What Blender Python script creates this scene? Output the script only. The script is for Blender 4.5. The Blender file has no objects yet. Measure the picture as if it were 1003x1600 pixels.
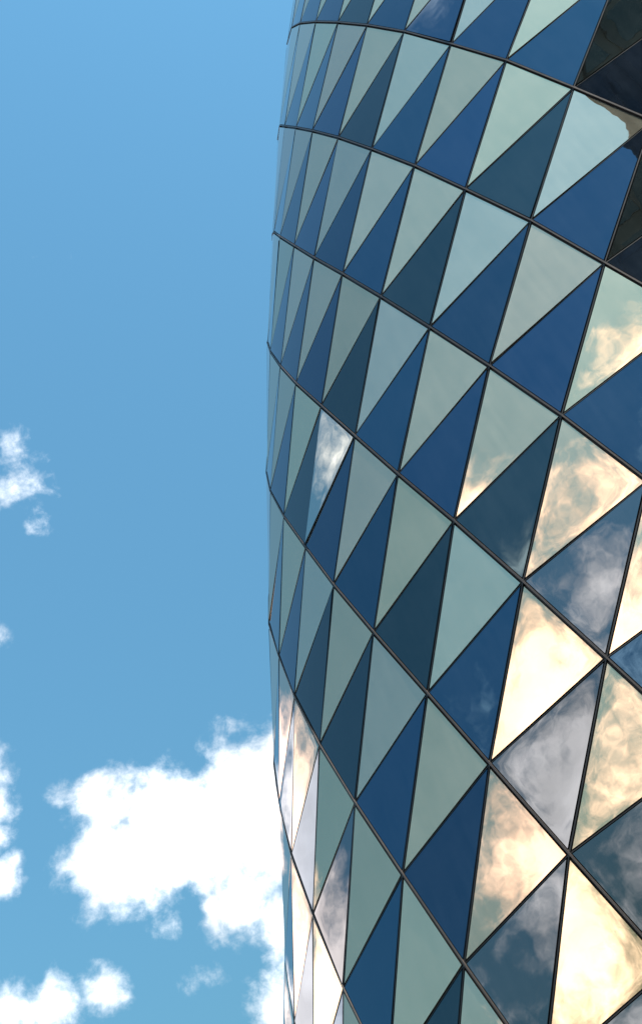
import bpy, math, random
from mathutils import Vector, Matrix
random.seed(4)
C = bpy.context.scene.collection
sc = bpy.context.scene

# ------------------------------------------------------------------ camera
cam_d = bpy.data.cameras.new('camera')
cam = bpy.data.objects.new('camera', cam_d); C.objects.link(cam); sc.camera = cam
cam_d.sensor_fit = 'VERTICAL'; cam_d.sensor_height = 36.0
cam_d.lens = 36.0 * 1726.771 / 1600.0
cam_d.clip_end = 20000
PITCH, ROLL = math.radians(38), math.radians(-25)
up = Vector((math.sin(ROLL)*math.cos(PITCH), math.cos(ROLL)*math.cos(PITCH), -math.sin(PITCH)))
fw = Vector((0, 0, -1)); yy = (fw - up*fw.dot(up)).normalized(); xx = yy.cross(up)
cam.matrix_world = Matrix.Translation((0, 0, 1.65)) @ Matrix((xx, yy, up)).to_4x4()

# ------------------------------------------------------------------ light
SUN_AZ, SUN_EL = 132.0, 42.0                      # degrees, clockwise from +Y
def direction(az, el):
    a, e = math.radians(az), math.radians(el)
    return Vector((math.sin(a)*math.cos(e), math.cos(a)*math.cos(e), math.sin(e)))
sun_d = bpy.data.lights.new('sun', 'SUN'); sun_d.energy = 4.2; sun_d.angle = math.radians(0.5)
sun_d.color = (1.0, 0.95, 0.87)
sun = bpy.data.objects.new('sun', sun_d); C.objects.link(sun)
sun.rotation_euler = direction(SUN_AZ, SUN_EL).to_track_quat('Z', 'Y').to_euler()
sc.view_settings.view_transform = 'Standard'; sc.view_settings.look = 'None'
sc.view_settings.gamma = 1.0; sc.view_settings.use_curve_mapping = False
sc.view_settings.exposure = 1.2

# ------------------------------------------------------------------ sky with clouds
class NT:
    """small helper for writing node trees"""
    def __init__(s, tree): s.t = tree; s.n = tree.nodes; s.n.clear()
    def node(s, typ, **kw):
        n = s.n.new(typ)
        for k, v in kw.items():
            if isinstance(k, str) and hasattr(n, k): setattr(n, k, v)
        return n
    def put(s, sock, v):
        if hasattr(v, 'links') or isinstance(v, bpy.types.NodeSocket): s.t.links.new(v, sock)
        else: sock.default_value = v
    def math(s, op, a, b=0.0, clamp=False):
        n = s.node('ShaderNodeMath', operation=op, use_clamp=clamp)
        s.put(n.inputs[0], a); s.put(n.inputs[1], b); return n.outputs[0]
    def vmath(s, op, a, b=(0, 0, 0), scale=None):
        n = s.node('ShaderNodeVectorMath', operation=op)
        s.put(n.inputs[0], a); s.put(n.inputs[1], b)
        if scale is not None: s.put(n.inputs['Scale'], scale)
        return n.outputs['Value'] if op in ('DISTANCE', 'DOT_PRODUCT', 'LENGTH') else n.outputs[0]
    def remap(s, v, a, b, c=0.0, d=1.0, kind='LINEAR'):
        n = s.node('ShaderNodeMapRange', interpolation_type=kind, clamp=True)
        for i, q in enumerate((v, a, b, c, d)): s.put(n.inputs[i], q)
        return n.outputs[0]
    def noise(s, vec, scale, detail=6, rough=.55, color=False, dist=0.0):
        n = s.node('ShaderNodeTexNoise'); s.put(n.inputs['Vector'], vec)
        n.inputs['Scale'].default_value = scale; n.inputs['Detail'].default_value = detail
        n.inputs['Roughness'].default_value = rough; n.inputs['Distortion'].default_value = dist
        return n.outputs['Color'] if color else n.outputs[0]
    def mix(s, f, a, b, typ='MIX'):
        n = s.node('ShaderNodeMix', data_type='RGBA', blend_type=typ)
        s.put(n.inputs[0], f); s.put(n.inputs[6], a); s.put(n.inputs[7], b); return n.outputs[2]

world = bpy.data.worlds.new('World'); sc.world = world; world.use_nodes = True
w = NT(world.node_tree)
SKY_STRENGTH = 0.15
sky = w.node('ShaderNodeTexSky'); sky.sky_type = 'NISHITA'; sky.sun_disc = False
sky.sun_elevation = math.radians(SUN_EL); sky.sun_rotation = math.radians(SUN_AZ)
sky.air_density = 1.0; sky.dust_density = 1.3; sky.ozone_density = 1.0; sky.altitude = 1500
gen = w.node('ShaderNodeTexCoord').outputs['Generated']
warp = w.vmath('SUBTRACT', w.noise(gen, 9, 4, .6, color=True), (.5, .5, .5))
d1 = w.vmath('ADD', gen, w.vmath('SCALE', warp, scale=.035))
# cloud banks: azimuth, elevation, radius (degrees), weight
BANKS = [
    # the cumulus beside the tower
    (-18.0, 27.3, 3.2, 1.0), (-18.0, 25.0, 3.8, 1.1), (-14.6, 25.6, 4.8, 1.2), (-10.6, 26.2, 4.4, 1.1), (-7.5, 26.5, 4.0, 1.05),
    (-13.4, 23.6, 3.6, 1.05), (-9.6, 23.2, 4.0, 1.1), (-5.5, 23.5, 5, 1.1), (-14.0, 21.6, 1.8, .85), (-8.6, 21.4, 3.0, .95), (-12.6, 21.6, 3.2, 1.0), (-10.8, 20.2, 2.8, .95), (-14.2, 20.6, 1.8, .8), (-15.6, 24.0, 2.6, 1.0), (-6.5, 20.5, 3.0, .8),
    # ragged ones along the left edge
    (-23.6, 30.8, 1.7, .85), (-24.1, 29.2, 1.9, .95), (-24.2, 27.8, 1.6, .9), (-24.1, 25.6, 1.6, .85), (-23.3, 26.4, 1.1, .68), (-24.6, 19.9, 2.4, 1.05), (-22.6, 19.6, 2.2, 1.05), (-20.4, 19.6, 1.9, 1.0),
    (-15.3, 18.8, 1.8, .58), (-16.8, 21.2, 2.2, .52), (-12.4, 16.4, 2.4, 1.0), (-10.4, 17.9, 2.0, .9),
    (-18.6, 45.8, 2.2, .54), (-19.3, 44.0, 2.8, .58), (-18.4, 42.2, 2.0, .53), (-22.0, 37.2, 1.2, .50), (-18.8, 44.6, 1.8, .56), (-18.6, 42.0, 1.6, .54), (-14.6, 56.2, .9, .36), (-10.0, 54.8, .8, .40), (-13.4, 55.1, .8, .36),
    # the bank that mirrors in the low grazing panes
    (-34, 31, 6.5, 1.4), (-44, 30, 8.5, 1.6), (-54, 26, 8, 1.45), (-31, 24.5, 4.2, 1.3), (-39, 21, 8, 1.5), (-50, 19, 8, 1.4),
    # two unseen puffs, added to mirror in the panes that stand open
    (-76, 51.5, 4.4, .85), (-151, 69, 4, .75),
    # the bank behind the camera
    (-174, 23, 7.5, 1.1), (-162, 22, 8, 1.1), (-155, 28, 5, 1.1), (-148, 22, 9, 1.1), (-136, 21, 10, 1.4), (-124, 16, 9.5, 1.35), (-154, 9, 10, 1.0),
    (-138, 8, 10, 1.0), (-122, 5, 9, 1.2), (-132, 5, 8, 1.3), (-112, 12, 6, .75), (-146, 30, 6, .95), (-139, 35, 3.6, .9), (176, 18, 9, .9), (-165, 14, 10, 1.25), (-114, 33, 5, .42),
]
field = None
for az, el, r, wt in BANKS:
    dist = w.vmath('DISTANCE', d1, tuple(direction(az, el)))
    m = w.remap(dist, 0.0, math.radians(r)*1.2, wt, 0.0)
    field = m if field is None else w.math('MAXIMUM', field, m)
nz = w.noise(w.vmath('ADD', gen, w.vmath('SCALE', warp, scale=.03)), 30, 10, .63)
nz2 = w.noise(d1, 10, 4, .55)
val = w.math('ADD', field, w.math('ADD', w.math('MULTIPLY', w.math('SUBTRACT', nz, .5), 1.35), w.math('MULTIPLY', w.math('SUBTRACT', nz2, .5), .8)))
val = w.math('MULTIPLY', val, w.remap(field, 0.0, .18))
alpha = w.remap(val, .32, 1.08, kind='SMOOTHSTEP')
shade = w.noise(d1, 14, 5, .5)
bright = w.remap(shade, .34, .66, .82, 1.4)
bright = w.math('ADD', bright, w.math('MULTIPLY', w.remap(val, .6, 1.0), .35))
cloudc = w.node('ShaderNodeCombineColor')
w.put(cloudc.inputs[0], bright); w.put(cloudc.inputs[1], w.math('MULTIPLY', bright, .99)); w.put(cloudc.inputs[2], w.math('MULTIPLY', bright, .985))
sep = w.node('ShaderNodeSeparateXYZ'); w.put(sep.inputs[0], gen)
thin = w.math('MULTIPLY', w.math('POWER', w.math('MAXIMUM', sep.outputs[2], .04), .9), 1.12)      # clear, dry air: little brightening low down
skyc = w.mix(1.0, w.mix(1.0, sky.outputs[0], (.74, 1.23, 1.12, 1), 'MULTIPLY'), thin, 'MULTIPLY')
bg_sky = w.node('ShaderNodeBackground'); w.put(bg_sky.inputs[0], skyc); bg_sky.inputs[1].default_value = SKY_STRENGTH
bg_cl = w.node('ShaderNodeBackground'); w.put(bg_cl.inputs[0], cloudc.outputs[0]); bg_cl.inputs[1].default_value = .78
mixs = w.node('ShaderNodeMixShader'); w.put(mixs.inputs[0], alpha)
w.t.links.new(bg_sky.outputs[0], mixs.inputs[1]); w.t.links.new(bg_cl.outputs[0], mixs.inputs[2])
wo = w.node('ShaderNodeOutputWorld'); w.t.links.new(mixs.outputs[0], wo.inputs[0])

# ------------------------------------------------------------------ materials
def new_mat(name):
    m = bpy.data.materials.new(name); m.use_nodes = True
    return m, NT(m.node_tree)
def plain(name, col, rough=.6, metallic=0.0, var=.25, scale=3.0, bump=0.0):
    m, t = new_mat(name)
    b = t.node('ShaderNodeBsdfPrincipled'); o = t.node('ShaderNodeOutputMaterial')
    t.t.links.new(b.outputs[0], o.inputs[0])
    pos = t.node('ShaderNodeTexCoord').outputs['Object']
    n = t.noise(pos, scale, 6, .6)
    t.put(b.inputs['Base Color'], t.mix(n, tuple(c*(1-var) for c in col)+(1,), tuple(c*(1+var) for c in col)+(1,)))
    t.put(b.inputs['Roughness'], t.remap(n, .3, .7, rough*.85, min(1, rough*1.15)))
    b.inputs['Metallic'].default_value = metallic
    if bump:
        bp = t.node('ShaderNodeBump'); bp.inputs['Strength'].default_value = bump; bp.inputs['Distance'].default_value = .01
        t.put(bp.inputs['Height'], n); t.t.links.new(bp.outputs[0], b.inputs['Normal'])
    return m
def coated_glass(name, mirror, body, rough=.012):
    """solar-control pane: a metallic reflecting coat over a tinted, slightly milky body"""
    m, t = new_mat(name)
    o = t.node('ShaderNodeOutputMaterial')
    pos = t.node('ShaderNodeNewGeometry').outputs['Position']
    info = t.node('ShaderNodeObjectInfo').outputs['Random']
    bp = t.node('ShaderNodeBump'); bp.inputs['Strength'].default_value = 1.0; bp.inputs['Distance'].default_value = .0015
    t.put(bp.inputs['Height'], t.noise(pos, 1.7, 2, .45))
    met = t.node('ShaderNodeBsdfMetallic'); met.inputs['Roughness'].default_value = rough
    hsv = t.node('ShaderNodeHueSaturation'); t.put(hsv.inputs['Color'], mirror+(1,))
    t.put(hsv.inputs['Value'], t.remap(info, 0, 1, .86, 1.12)); t.put(hsv.inputs['Hue'], t.remap(t.math('FRACT', t.math('MULTIPLY', info, 7.3)), 0, 1, .49, .51))
    t.put(met.inputs['Base Color'], hsv.outputs[0]); met.inputs['Edge Tint'].default_value = (1.0, .91, .89, 1)
    t.t.links.new(bp.outputs[0], met.inputs['Normal'])
    dif = t.node('ShaderNodeBsdfDiffuse')
    dust = t.math('ADD', t.math('MULTIPLY', t.noise(pos, 1.1, 7, .65), .6), t.math('MULTIPLY', t.noise(t.vmath('MULTIPLY', pos, (9, 9, .7)), 1.0, 5, .6), .4))
    bc = t.mix(t.remap(dust, .36, .64), tuple(c*.72 for c in body)+(1,), tuple(c*1.28 + .006 for c in body)+(1,))
    lw = t.node('ShaderNodeLayerWeight'); lw.inputs['Blend'].default_value = .5
    t.put(dif.inputs['Color'], t.mix(t.remap(lw.outputs['Facing'], .2, .8), bc, (0, 0, 0, 1)))
    add = t.node('ShaderNodeAddShader'); t.t.links.new(met.outputs[0], add.inputs[0]); t.t.links.new(dif.outputs[0], add.inputs[1])
    t.t.links.new(add.outputs[0], o.inputs[0])
    return m
M = {
    'pale_warm': coated_glass('pale_gold_glass', (.88, .585, .37), (.125, .10, .072)),
    'pale_mint': coated_glass('pale_mint_glass', (.81, .58, .41), (.105, .096, .072)),
    'blue': coated_glass('blue_glass', (.066, .124, .182), (.006, .010, .016)),
    'teal': coated_glass('teal_glass', (.075, .105, .115), (.006, .010, .012)),
    'clear': coated_glass('pale_glass_dark_reflection', (.70, .66, .52), (.006, .007, .006)),  # pale glass with its body darkened to deepen a dark reflection
    'blue_cloud_grey': coated_glass('blue_glass_cloud_grey', (.205, .205, .212), (.008, .009, .011)),  # blue glass greyed, reflected cloud painted into its tint
    'silver': coated_glass('silver_glass', (.50, .52, .48), (.06, .06, .055)),
    'gasket': plain('black_gasket', (.012, .012, .013), .55),
    'bronze': plain('bronze_aluminium', (.075, .062, .056), .45, .4),
    'dark_al': plain('dark_aluminium', (.010, .010, .011), .5, .0),
    'paving': plain('granite_paving', (.26, .25, .23), .8, 0, .3, .4, .2),
    'black_stone': plain('black_stone_cladding', (.018, .020, .018), .5, 0, .5, .3),
    'dark_window': plain('dark_window_glass', (.008, .016, .022), .08, 0, .4, .2),
    'black_fin': plain('black_fin_metal', (.006, .006, .006), .5),
}

# ------------------------------------------------------------------ mesh helpers
def link(name, verts, faces, mat, parent=None, smooth=None, mats=None, fmat=None):
    me = bpy.data.meshes.new(name); me.from_pydata([tuple(v) for v in verts], [], faces)
    for m in (mats or [mat]): me.materials.append(m)
    if smooth:
        for i in smooth: me.polygons[i].use_smooth = True
    if fmat:
        for i, q in enumerate(fmat): me.polygons[i].material_index = q
    me.update()
    o = bpy.data.objects.new(name, me); C.objects.link(o)
    if parent: o.parent = parent; o.matrix_parent_inverse = parent.matrix_world.inverted()
    return o
class MB:
    def __init__(s): s.v = []; s.f = []
    def box(s, x0, x1, y0, y1, z0, z1):
        b = len(s.v)
        s.v += [Vector((x, y, z)) for z in (z0, z1) for y in (y0, y1) for x in (x0, x1)]
        s.f += [tuple(b+i for i in q) for q in ((0, 2, 3, 1), (4, 5, 7, 6), (0, 1, 5, 4), (2, 6, 7, 3), (0, 4, 6, 2), (1, 3, 7, 5))]
    def bar(s, a, b, n, wd, h0, h1, shift=0.0):
        """square bar from a to b; n = outward normal; from depth h0 to h1, wd wide, moved sideways by shift"""
        ax = (b-a).normalized(); side = ax.cross(n).normalized(); n = side.cross(ax).normalized()
        i = len(s.v)
        for p in (a, b):
            for q, h in ((-1, h0), (1, h0), (1, h1), (-1, h1)):
                s.v.append(p + side*(shift + q*wd/2) + n*h)
        s.f += [tuple(i+k for k in q) for q in ((0, 1, 5, 4), (1, 2, 6, 5), (2, 3, 7, 6), (3, 0, 4, 7), (3, 2, 1, 0), (4, 5, 6, 7))]
    def build(s, name, mat, parent=None): return link(name, s.v, s.f, mat, parent)
def empty(name, loc):
    o = bpy.data.objects.new(name, None); C.objects.link(o); o.location = loc
    bpy.context.view_layer.update(); return o

# ------------------------------------------------------------------ ground
R = 4000
NS = 48
g = link('ground', [(0, 0, 0)]+[(R*math.cos(2*math.pi*i/NS), R*math.sin(2*math.pi*i/NS), 0) for i in range(NS)],
         [(0, i+1, (i+1) % NS+1) for i in range(NS)], M['paving'])
g['kind'] = 'structure'

# ------------------------------------------------------------------ the tower
# setting-out points of the facade: one line per floor ring from the top down, one point per facade
# column, in metres. The free-form shell leans and twists, so every node has its own coordinates.
TABLE = """
10.702,17.382,39.237 10.195,15.903,38.868 9.792,14.477,38.244 9.505,13.150,37.384 9.343,11.961,36.315 9.309,10.947,35.069 9.406,10.137,33.684 9.629,9.558,32.201 9.900,9.076,30.692 10.219,8.692,29.164 10.583,8.407,27.625 10.992,8.222,26.082 11.444,8.139,24.542 11.941,8.165,23.013 12.480,8.308,21.506 13.053,8.558,20.025 13.660,8.917,18.581 14.298,9.385,17.182 14.963,9.950,15.832 15.650,10.610,14.538 16.356,11.362,13.306 17.078,12.202,12.141 17.812,13.125,11.050
9.578,18.608,37.056 9.050,17.135,36.763 8.621,15.704,36.214 8.304,14.358,35.426 8.109,13.139,34.423 8.041,12.082,33.235 8.101,11.221,31.898 8.286,10.582,30.452 8.519,10.037,28.974 8.800,9.588,27.473 9.128,9.236,25.956 9.500,8.981,24.429 9.917,8.827,22.902 10.388,8.779,21.381 10.896,8.850,19.874 11.439,9.025,18.389 12.017,9.311,16.934 12.629,9.705,15.519 13.269,10.197,14.147 13.935,10.785,12.826 14.621,11.467,11.563 15.325,12.238,10.362 16.044,13.095,9.229
8.448,19.796,34.845 7.900,18.334,34.627 7.447,16.901,34.154 7.103,15.541,33.438 6.877,14.293,32.502 6.777,13.197,31.376 6.804,12.286,30.091 6.948,11.591,28.684 7.140,10.988,27.239 7.381,10.477,25.766 7.671,10.060,24.274 8.003,9.738,22.768 8.377,9.516,21.254 8.841,9.393,19.750 9.317,9.392,18.247 9.825,9.495,16.761 10.372,9.707,15.298 10.956,10.028,13.871 11.571,10.448,12.482 12.213,10.964,11.138 12.878,11.575,9.847 13.564,12.276,8.613 14.266,13.066,7.444
7.310,20.947,32.606 6.746,19.499,32.464 6.270,18.068,32.065 5.900,16.696,31.422 5.648,15.424,30.556 5.524,14.290,29.495 5.529,13.328,28.270 5.619,12.581,26.901 5.762,11.927,25.487 5.961,11.360,24.043 6.211,10.880,22.579 6.497,10.494,21.097 6.777,10.214,19.590 7.329,9.999,18.129 7.754,9.934,16.625 8.212,9.965,15.142 8.724,10.107,13.675 9.280,10.356,12.238 9.868,10.703,10.835 10.486,11.148,9.473 11.129,11.687,8.158 11.794,12.319,6.896 12.478,13.040,5.693
6.052,21.810,30.323 5.480,20.393,30.246 4.993,18.982,29.915 4.607,17.619,29.342 4.338,16.343,28.546 4.209,15.188,27.557 4.259,14.176,26.425 4.239,13.405,25.094 4.321,12.731,23.705 4.473,12.131,22.295 4.692,11.603,20.876 4.970,11.158,19.445 5.299,10.820,17.981 5.667,10.554,16.546 6.078,10.433,15.064 6.541,10.395,13.614 7.016,10.481,12.154 7.541,10.667,10.728 8.101,10.949,9.332 8.691,11.326,7.973 9.307,11.799,6.655 9.946,12.363,5.386 10.606,13.018,4.170
4.901,22.932,28.053 4.313,21.533,28.049 3.805,20.127,27.793 3.394,18.757,27.292 3.099,17.462,26.563 2.943,16.279,25.635 2.971,15.223,24.558 2.900,14.418,23.251 2.936,13.674,21.920 3.035,12.993,20.576 3.235,12.406,19.187 3.475,11.906,17.773 3.779,11.497,16.337 4.096,11.181,14.896 4.503,10.983,13.437 4.887,10.887,11.975 5.345,10.894,10.526 5.846,11.004,9.099 6.382,11.212,7.696 6.949,11.516,6.322 7.542,11.917,4.984 8.160,12.411,3.690 8.801,12.996,2.444
3.843,24.164,25.749 3.237,22.780,25.824 2.705,21.376,25.645 2.265,19.995,25.217 1.937,18.681,24.553 1.741,17.477,23.667 1.710,16.440,22.562 1.669,15.490,21.411 1.638,14.669,20.142 1.718,13.949,18.801 1.846,13.293,17.446 2.049,12.713,16.071 2.314,12.235,14.655 2.627,11.859,13.212 2.973,11.575,11.776 3.345,11.396,10.328 3.733,11.354,8.841 4.213,11.382,7.413 4.731,11.510,6.002 5.276,11.738,4.610 5.847,12.063,3.249 6.444,12.484,1.924 7.066,12.998,0.643
2.877,25.335,23.307 2.259,23.978,23.458 1.707,22.588,23.358 1.242,21.209,23.008 0.883,19.884,22.418 0.649,18.656,21.601 0.563,17.569,20.575 0.493,16.585,19.461 0.445,15.703,18.254 0.473,14.931,16.953 0.564,14.210,15.648 0.749,13.578,14.296 0.971,13.031,12.916 1.235,12.575,11.515 1.561,12.218,10.104 1.903,11.973,8.663 2.263,11.842,7.205 2.657,11.828,5.739 3.168,11.869,4.338 3.687,12.017,2.943 4.231,12.266,1.570 4.803,12.611,0.227 5.400,13.050,-1.077
1.897,26.302,20.799 1.277,24.985,21.008 0.718,23.627,20.971 0.240,22.269,20.688 -0.138,20.953,20.166 -0.393,19.724,19.416 -0.479,18.629,18.447 -0.566,17.652,17.352 -0.663,16.734,16.212 -0.701,15.886,15.023 -0.626,15.144,13.750 -0.473,14.476,12.442 -0.296,13.877,11.118 -0.050,13.373,9.760 0.251,12.992,8.350 0.550,12.661,6.985 0.881,12.466,5.565 1.258,12.415,4.094 1.721,12.389,2.721 2.206,12.474,1.342 2.720,12.659,-0.021 3.262,12.939,-1.358 3.831,13.312,-2.662
0.978,27.283,18.253 0.359,26.009,18.516 -0.205,24.684,18.539 -0.695,23.349,18.320 -1.092,22.045,17.865 -1.379,20.815,17.185 -1.535,19.698,16.296 -1.549,18.730,15.225 -1.647,17.788,14.141 -1.744,16.918,13.000 -1.704,16.135,11.791 -1.627,15.422,10.545 -1.477,14.792,9.258 -1.262,14.234,7.958 -1.004,13.781,6.622 -0.719,13.440,5.241 -0.399,13.226,3.811 -0.041,13.061,2.443 0.372,12.993,1.074 0.821,13.022,-0.291 1.303,13.148,-1.642 1.816,13.367,-2.970 2.358,13.677,-4.269
0.141,28.466,15.727 -0.484,27.223,16.047 -1.059,25.919,16.130 -1.565,24.595,15.973 -1.985,23.291,15.581 -2.304,22.048,14.964 -2.506,20.906,14.139 -2.580,19.899,13.129 -2.595,18.957,12.052 -2.700,18.042,10.966 -2.709,17.195,9.830 -2.685,16.455,8.604 -2.565,15.777,7.355 -2.411,15.179,6.076 -2.188,14.710,4.723 -1.933,14.295,3.391 -1.635,13.993,2.022 -1.295,13.781,0.655 -0.911,13.661,-0.712 -0.490,13.634,-2.074 -0.034,13.701,-3.425 0.454,13.860,-4.757 0.973,14.111,-6.064
-0.598,29.707,13.203 -1.229,28.491,13.577 -1.814,27.205,13.717 -2.336,25.890,13.619 -2.777,24.584,13.285 -3.123,23.329,12.725 -3.357,22.163,11.954 -3.461,21.127,10.992 -3.460,20.165,9.941 -3.562,19.224,8.885 -3.664,18.333,7.794 -3.661,17.536,6.622 -3.568,16.820,5.398 -3.434,16.185,4.135 -3.248,15.649,2.829 -3.020,15.194,1.504 -2.747,14.835,0.156 -2.429,14.572,-1.202 -2.071,14.399,-2.564 -1.675,14.318,-3.925 -1.243,14.329,-5.277 -0.776,14.433,-6.615 -0.278,14.627,-7.931
-1.454,30.778,10.663 -2.085,29.598,11.087 -2.676,28.341,11.283 -3.210,27.045,11.244 -3.668,25.748,10.971 -4.036,24.491,10.472 -4.302,23.313,9.762 -4.453,22.249,8.861 -4.555,21.242,7.890 -4.647,20.283,6.870 -4.709,19.382,5.798 -4.713,18.553,4.667 -4.659,17.798,3.486 -4.556,17.123,2.260 -4.402,16.539,0.992 -4.203,16.038,-0.304 -3.958,15.630,-1.625 -3.669,15.315,-2.961 -3.339,15.090,-4.306 -2.970,14.955,-5.653 -2.564,14.910,-6.996 -2.124,14.957,-8.328 -1.651,15.094,-9.642
-2.323,31.816,8.120 -2.953,30.676,8.593 -3.549,29.449,8.843 -4.091,28.174,8.862 -4.565,26.889,8.649 -4.953,25.633,8.210 -5.245,24.445,7.559 -5.431,23.361,6.716 -5.575,22.327,5.804 -5.684,21.346,4.830 -5.754,20.422,3.799 -5.778,19.563,2.711 -5.752,18.773,1.572 -5.679,18.059,0.386 -5.554,17.433,-0.845 -5.384,16.888,-2.109 -5.168,16.432,-3.401 -4.907,16.068,-4.713 -4.605,15.792,-6.038 -4.264,15.604,-7.369 -3.885,15.505,-8.699 -3.471,15.496,-10.022 -3.023,15.576,-11.332
-3.205,32.824,5.577 -3.833,31.723,6.097 -4.431,30.528,6.399 -4.982,29.277,6.473 -5.468,28.006,6.319 -5.874,26.755,5.940 -6.188,25.561,5.348 -6.401,24.461,4.560 -6.573,23.408,3.702 -6.705,22.404,2.779 -6.797,21.456,1.794 -6.845,20.568,0.753 -6.847,19.745,-0.342 -6.802,18.995,-1.488 -6.705,18.329,-2.681 -6.564,17.743,-3.911 -6.377,17.241,-5.172 -6.144,16.830,-6.458 -5.870,16.504,-7.760 -5.557,16.265,-9.072 -5.205,16.113,-10.387 -4.818,16.049,-11.699 -4.395,16.074,-13.002
"""
NODE = [[Vector(map(float, q.split(','))) for q in row.split()] for row in TABLE.strip().splitlines()]
NR, NC = len(NODE), len(NODE[0])
RT, CL = 4, 5            # NODE[i+RT][j+CL] is node (i, j) of the schedules below
CORE = sum((NODE[i][NC-1] for i in range(NR)), Vector())/NR
tower = empty('glass_tower', (CORE.x, CORE.y, 0))
tower['label'] = 'curved leaning tower clad in alternating pale and blue triangular mirror panes'
tower['category'] = 'building'

TEAL = {(0, 8), (1, 7), (2, 6), (2, 9), (3, 8), (3, 5), (0, 5), (4, 7), (5, 10), (5, 9), (-1, 4), (6, 9), (4, 6)}
MINT = {(0, 6), (0, 9), (1, 8), (2, 7), (3, 9), (1, 5), (-1, 7), (4, 6), (5, 6), (5, 10), (4, 8)}
DARK_REFL = {(-1, 9), (0, 10), (-1, 10), (-2, 9)}                              # pale panes, milky body darkened to deepen the block's reflection
CLOUD_GREY = {(2, 10), (3, 10), (4, 10), (3, 11), (4, 11), (5, 7)}  # blue panes with the mirrored cloud's grey put into their colour
TILT = {(3, 6, 0): .7, (-1, 6, 1): .7}        # panes standing a little open: turned about the top edge
GAP = {'row': .034, 'col': .027, 'dia': .020}
def facet(i, j, k):
    a, b, c, d = NODE[i][j], NODE[i][j+1], NODE[i+1][j], NODE[i+1][j+1]
    # corner list runs anticlockwise seen from outside, with the kind of the edge that follows each corner
    return ([a, c, b], ['col', 'dia', 'row']) if k == 0 else ([b, c, d], ['dia', 'row', 'col'])
def inset(tri, offs):
    """triangle with every edge moved inwards by its own offset; None when it vanishes"""
    n = (tri[1]-tri[0]).cross(tri[2]-tri[0]).normalized()
    ed = [(tri[(q+1) % 3]-tri[q]).normalized() for q in range(3)]
    inn = [n.cross(e) for e in ed]
    out = []
    for q in range(3):
        e0, e1 = (q-1) % 3, q
        s = ed[e0].cross(ed[e1]).dot(n)
        out.append(tri[q] + (ed[e1]*offs[e0] - ed[e0]*offs[e1])/s)
    if (out[1]-out[0]).cross(out[2]-out[0]).dot(n) <= 0: return None
    return out
PROF = [(0, -.0024), (.02, -.0018), (.06, -.0010), (.13, -.0004), (.22, 0.0)]
def pane(i, j, k):
    tri, kinds = facet(i, j, k)
    n = (tri[1]-tri[0]).cross(tri[2]-tri[0]).normalized()
    g0 = [GAP[q] for q in kinds]
    peri = [(tri[(q+1) % 3]-tri[q]).length for q in range(3)]
    key = (i-RT, j-CL, k)
    tr = random.Random(i*977+j*31+k)
    bulge = tr.uniform(.55, 1.35)
    rings = []
    for e, h in PROF:
        t = inset(tri, [q+e for q in g0])
        if t is None: break
        rings.append([p + n*(h*bulge) for p in t])
    if key in TILT:
        top = [q for q in range(3) if kinds[q] == 'row'][0] if k == 0 else 0
        a, b, c = (tri[top], tri[(top+1) % 3], tri[(top+2) % 3])
        ax = (b-a).normalized(); ang = math.radians(TILT[key])
        if (Matrix.Rotation(ang, 3, ax) @ (c-a)).dot(n) < 0: ang = -ang
        rot = Matrix.Rotation(ang, 3, ax)
        rings = [[a + rot @ (p-a) + n*.006 for p in r] for r in rings]
    else:
        ax = (tri[1]-tri[0]).normalized(); c0 = sum(tri, Vector())/3
        rot = Matrix.Rotation(math.radians(tr.gauss(0, .22)), 3, ax) @ Matrix.Rotation(math.radians(tr.gauss(0, .22)), 3, n.cross(ax))
        rings = [[c0 + rot @ (p-c0) for p in r] for r in rings]
    v = [p for r in rings for p in r]; f = []
    for a in range(len(rings)-1):
        for q in range(3):
            f.append((a*3+q, a*3+(q+1) % 3, a*3+3+(q+1) % 3, a*3+3+q))
    l = (len(rings)-1)*3; f.append((l, l+1, l+2))
    smooth = list(range(len(f)))
    b = len(v)
    v += list(rings[0]) + [p - n*.028 for p in rings[0]]
    for q in range(3): f.append((b+q, b+3+q, b+3+(q+1) % 3, b+(q+1) % 3))
    return v, f, smooth, n
def nrm(i, j):
    """outward normal at a node"""
    i0, i1, j0, j1 = max(i-1, 0), min(i+1, NR-1), max(j-1, 0), min(j+1, NC-1)
    return (NODE[i1][j]-NODE[i0][j]).cross(NODE[i][j1]-NODE[i][j0]).normalized()
VIS_R = range(RT-2, RT+7)           # facade rows and columns that carry single panes
VIS_C = range(CL+0, CL+12)
rest = {0: ([], []), 1: ([], [])}
for i in range(NR-1):
    for j in range(NC-1):
        for k in (0, 1):
            v, f, sm, n = pane(i, j, k)
            key = (i-RT, j-CL)
            if i in VIS_R and j in VIS_C:
                mat = (M['silver'] if (key[0], key[1], k) in TILT else M['clear'] if key in DARK_REFL else M['pale_mint'] if key in MINT else M['pale_warm']) if k == 0 else (M['blue_cloud_grey'] if key in CLOUD_GREY else M['teal'] if key in TEAL else M['blue'])
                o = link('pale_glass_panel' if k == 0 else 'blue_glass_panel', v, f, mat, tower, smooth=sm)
                if (key[0], key[1], k) in TILT:
                    o['label'] = 'pane tilted open so that it mirrors bright cloud'
            else:
                b = len(rest[k][0]); rest[k][0].extend(v); rest[k][1].extend(tuple(b+q for q in ff) for ff in f)
for k, nm in ((0, 'pale_glass_skin'), (1, 'blue_glass_skin')):
    o = link(nm, rest[k][0], rest[k][1], M['pale_warm' if k == 0 else 'blue'], tower); o['kind'] = 'stuff'
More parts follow.
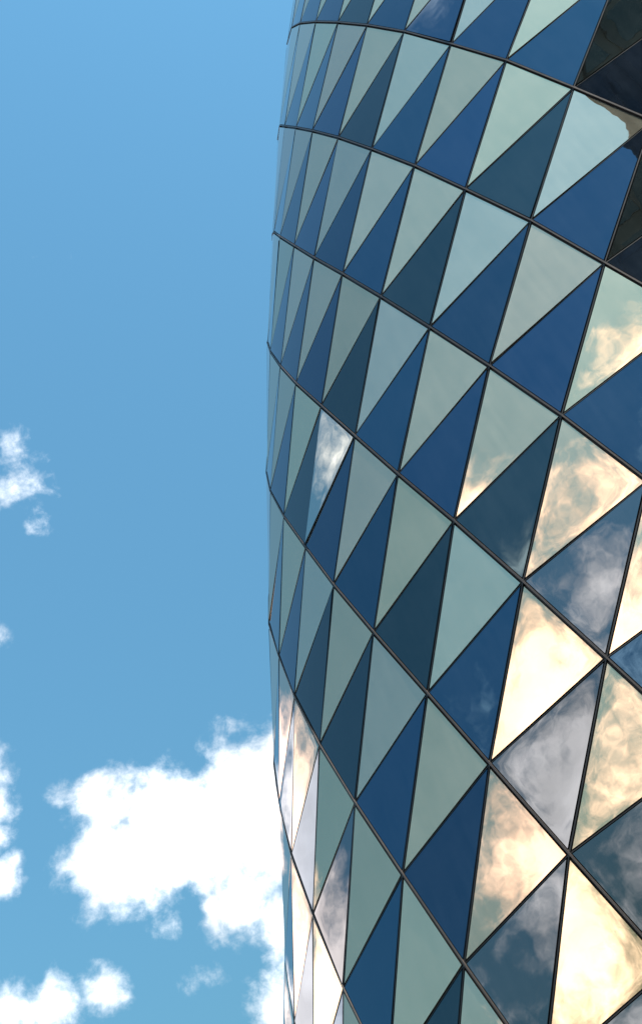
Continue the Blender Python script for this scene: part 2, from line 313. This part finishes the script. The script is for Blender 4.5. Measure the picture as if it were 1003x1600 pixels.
# black backing sheet behind the joints
bv = [NODE[i][j] - nrm(i, j)*.05 for i in range(NR) for j in range(NC)]
bf = []
for i in range(NR-1):
    for j in range(NC-1):
        a, b, c, d = i*NC+j, i*NC+j+1, (i+1)*NC+j, (i+1)*NC+j+1
        bf += [(a, c, b), (b, c, d)]
# close the shell: back wall, roof
back = [NODE[i][j] for i in range(NR) for j in (0, NC-1)]
b0 = len(bv); inn = (NODE[NR//2][NC-1]-NODE[NR//2][0]).cross(Vector((0, 0, 1))).normalized()
if inn.dot(nrm(NR//2, NC//2)) > 0: inn = -inn
for i in range(NR):
    for j in (0, NC-1): bv.append(NODE[i][j] + inn*12)
for i in range(NR-1):
    l0, l1 = i*NC, (i+1)*NC; r0, r1 = l0+NC-1, l1+NC-1
    B0, B1 = b0+2*i, b0+2*(i+1)
    bf += [(l0, B0, B1, l1), (r0, r1, B1+1, B0+1), (B0, B0+1, B1+1, B1)]
bf.append(tuple(range(NC)) + (b0+1, b0))
link('backing_shell', bv, bf, M['gasket'], tower)
# rails and mullions, one bar per edge in the rows in view
for i in VIS_R:
    for j in VIS_C:
        n = (nrm(i, j)+nrm(i, j+1)).normalized()
        m = MB(); m.bar(NODE[i][j], NODE[i][j+1], n, .022, -.05, .011, -.010); m.build('floor_rail', M['bronze'], tower)
        n = (nrm(i, j)+nrm(i+1, j)).normalized()
        m = MB(); m.bar(NODE[i][j], NODE[i+1][j], n, .016, -.05, -.006); m.build('column_mullion', M['dark_al'], tower)
        n = (nrm(i, j+1)+nrm(i+1, j)).normalized()
        m = MB(); m.bar(NODE[i][j+1], NODE[i+1][j], n, .012, -.05, -.010); m.build('diagonal_mullion', M['dark_al'], tower)

# ------------------------------------------------------------------ dark block behind the camera, seen only as a reflection
blk = empty('office_block', (24, -38, 0))
blk['label'] = 'dark high-rise with black fins, mirrored in the panes at the upper right'
blk['category'] = 'building'
X0, X1, Y1, Y0, H = 5.4, 38, -30, -46, 55.5
m = MB(); m.box(X0, X1, Y0, Y1, 0, H); m.build('wall', M['black_stone'], blk)
m = MB(); m.box(X0-.4, X1+.4, Y0-.4, Y1+.4, H, H+1.2); m.build('parapet', M['black_fin'], blk)
for fl in range(13):
    for q in range(5):
        x = X0+1.2+q*5.6; z = 2+fl*4.1
        m = MB(); m.box(x, x+4.2, Y1, Y1+.06, z, z+2.9); m.build('window', M['dark_window'], blk)
for q in range(11):
    x = X0+.5+q*2.8
    m = MB(); m.box(x, x+.25, Y1+.07, Y1+.6, 1, H-.5); m.build('fin', M['black_fin'], blk)
for q in range(6):
    x = X0+.6+q*5.2
    for z in (6, 22, 38):
        n = Vector((0, 1, 0)); m = MB()
        a, b = Vector((x, Y1+.9, z)), Vector((x+4.6, Y1+.9, z+15))
        m.bar(a, b, n, .3, -.2, .2); m.build('brace', M['black_fin'], blk)
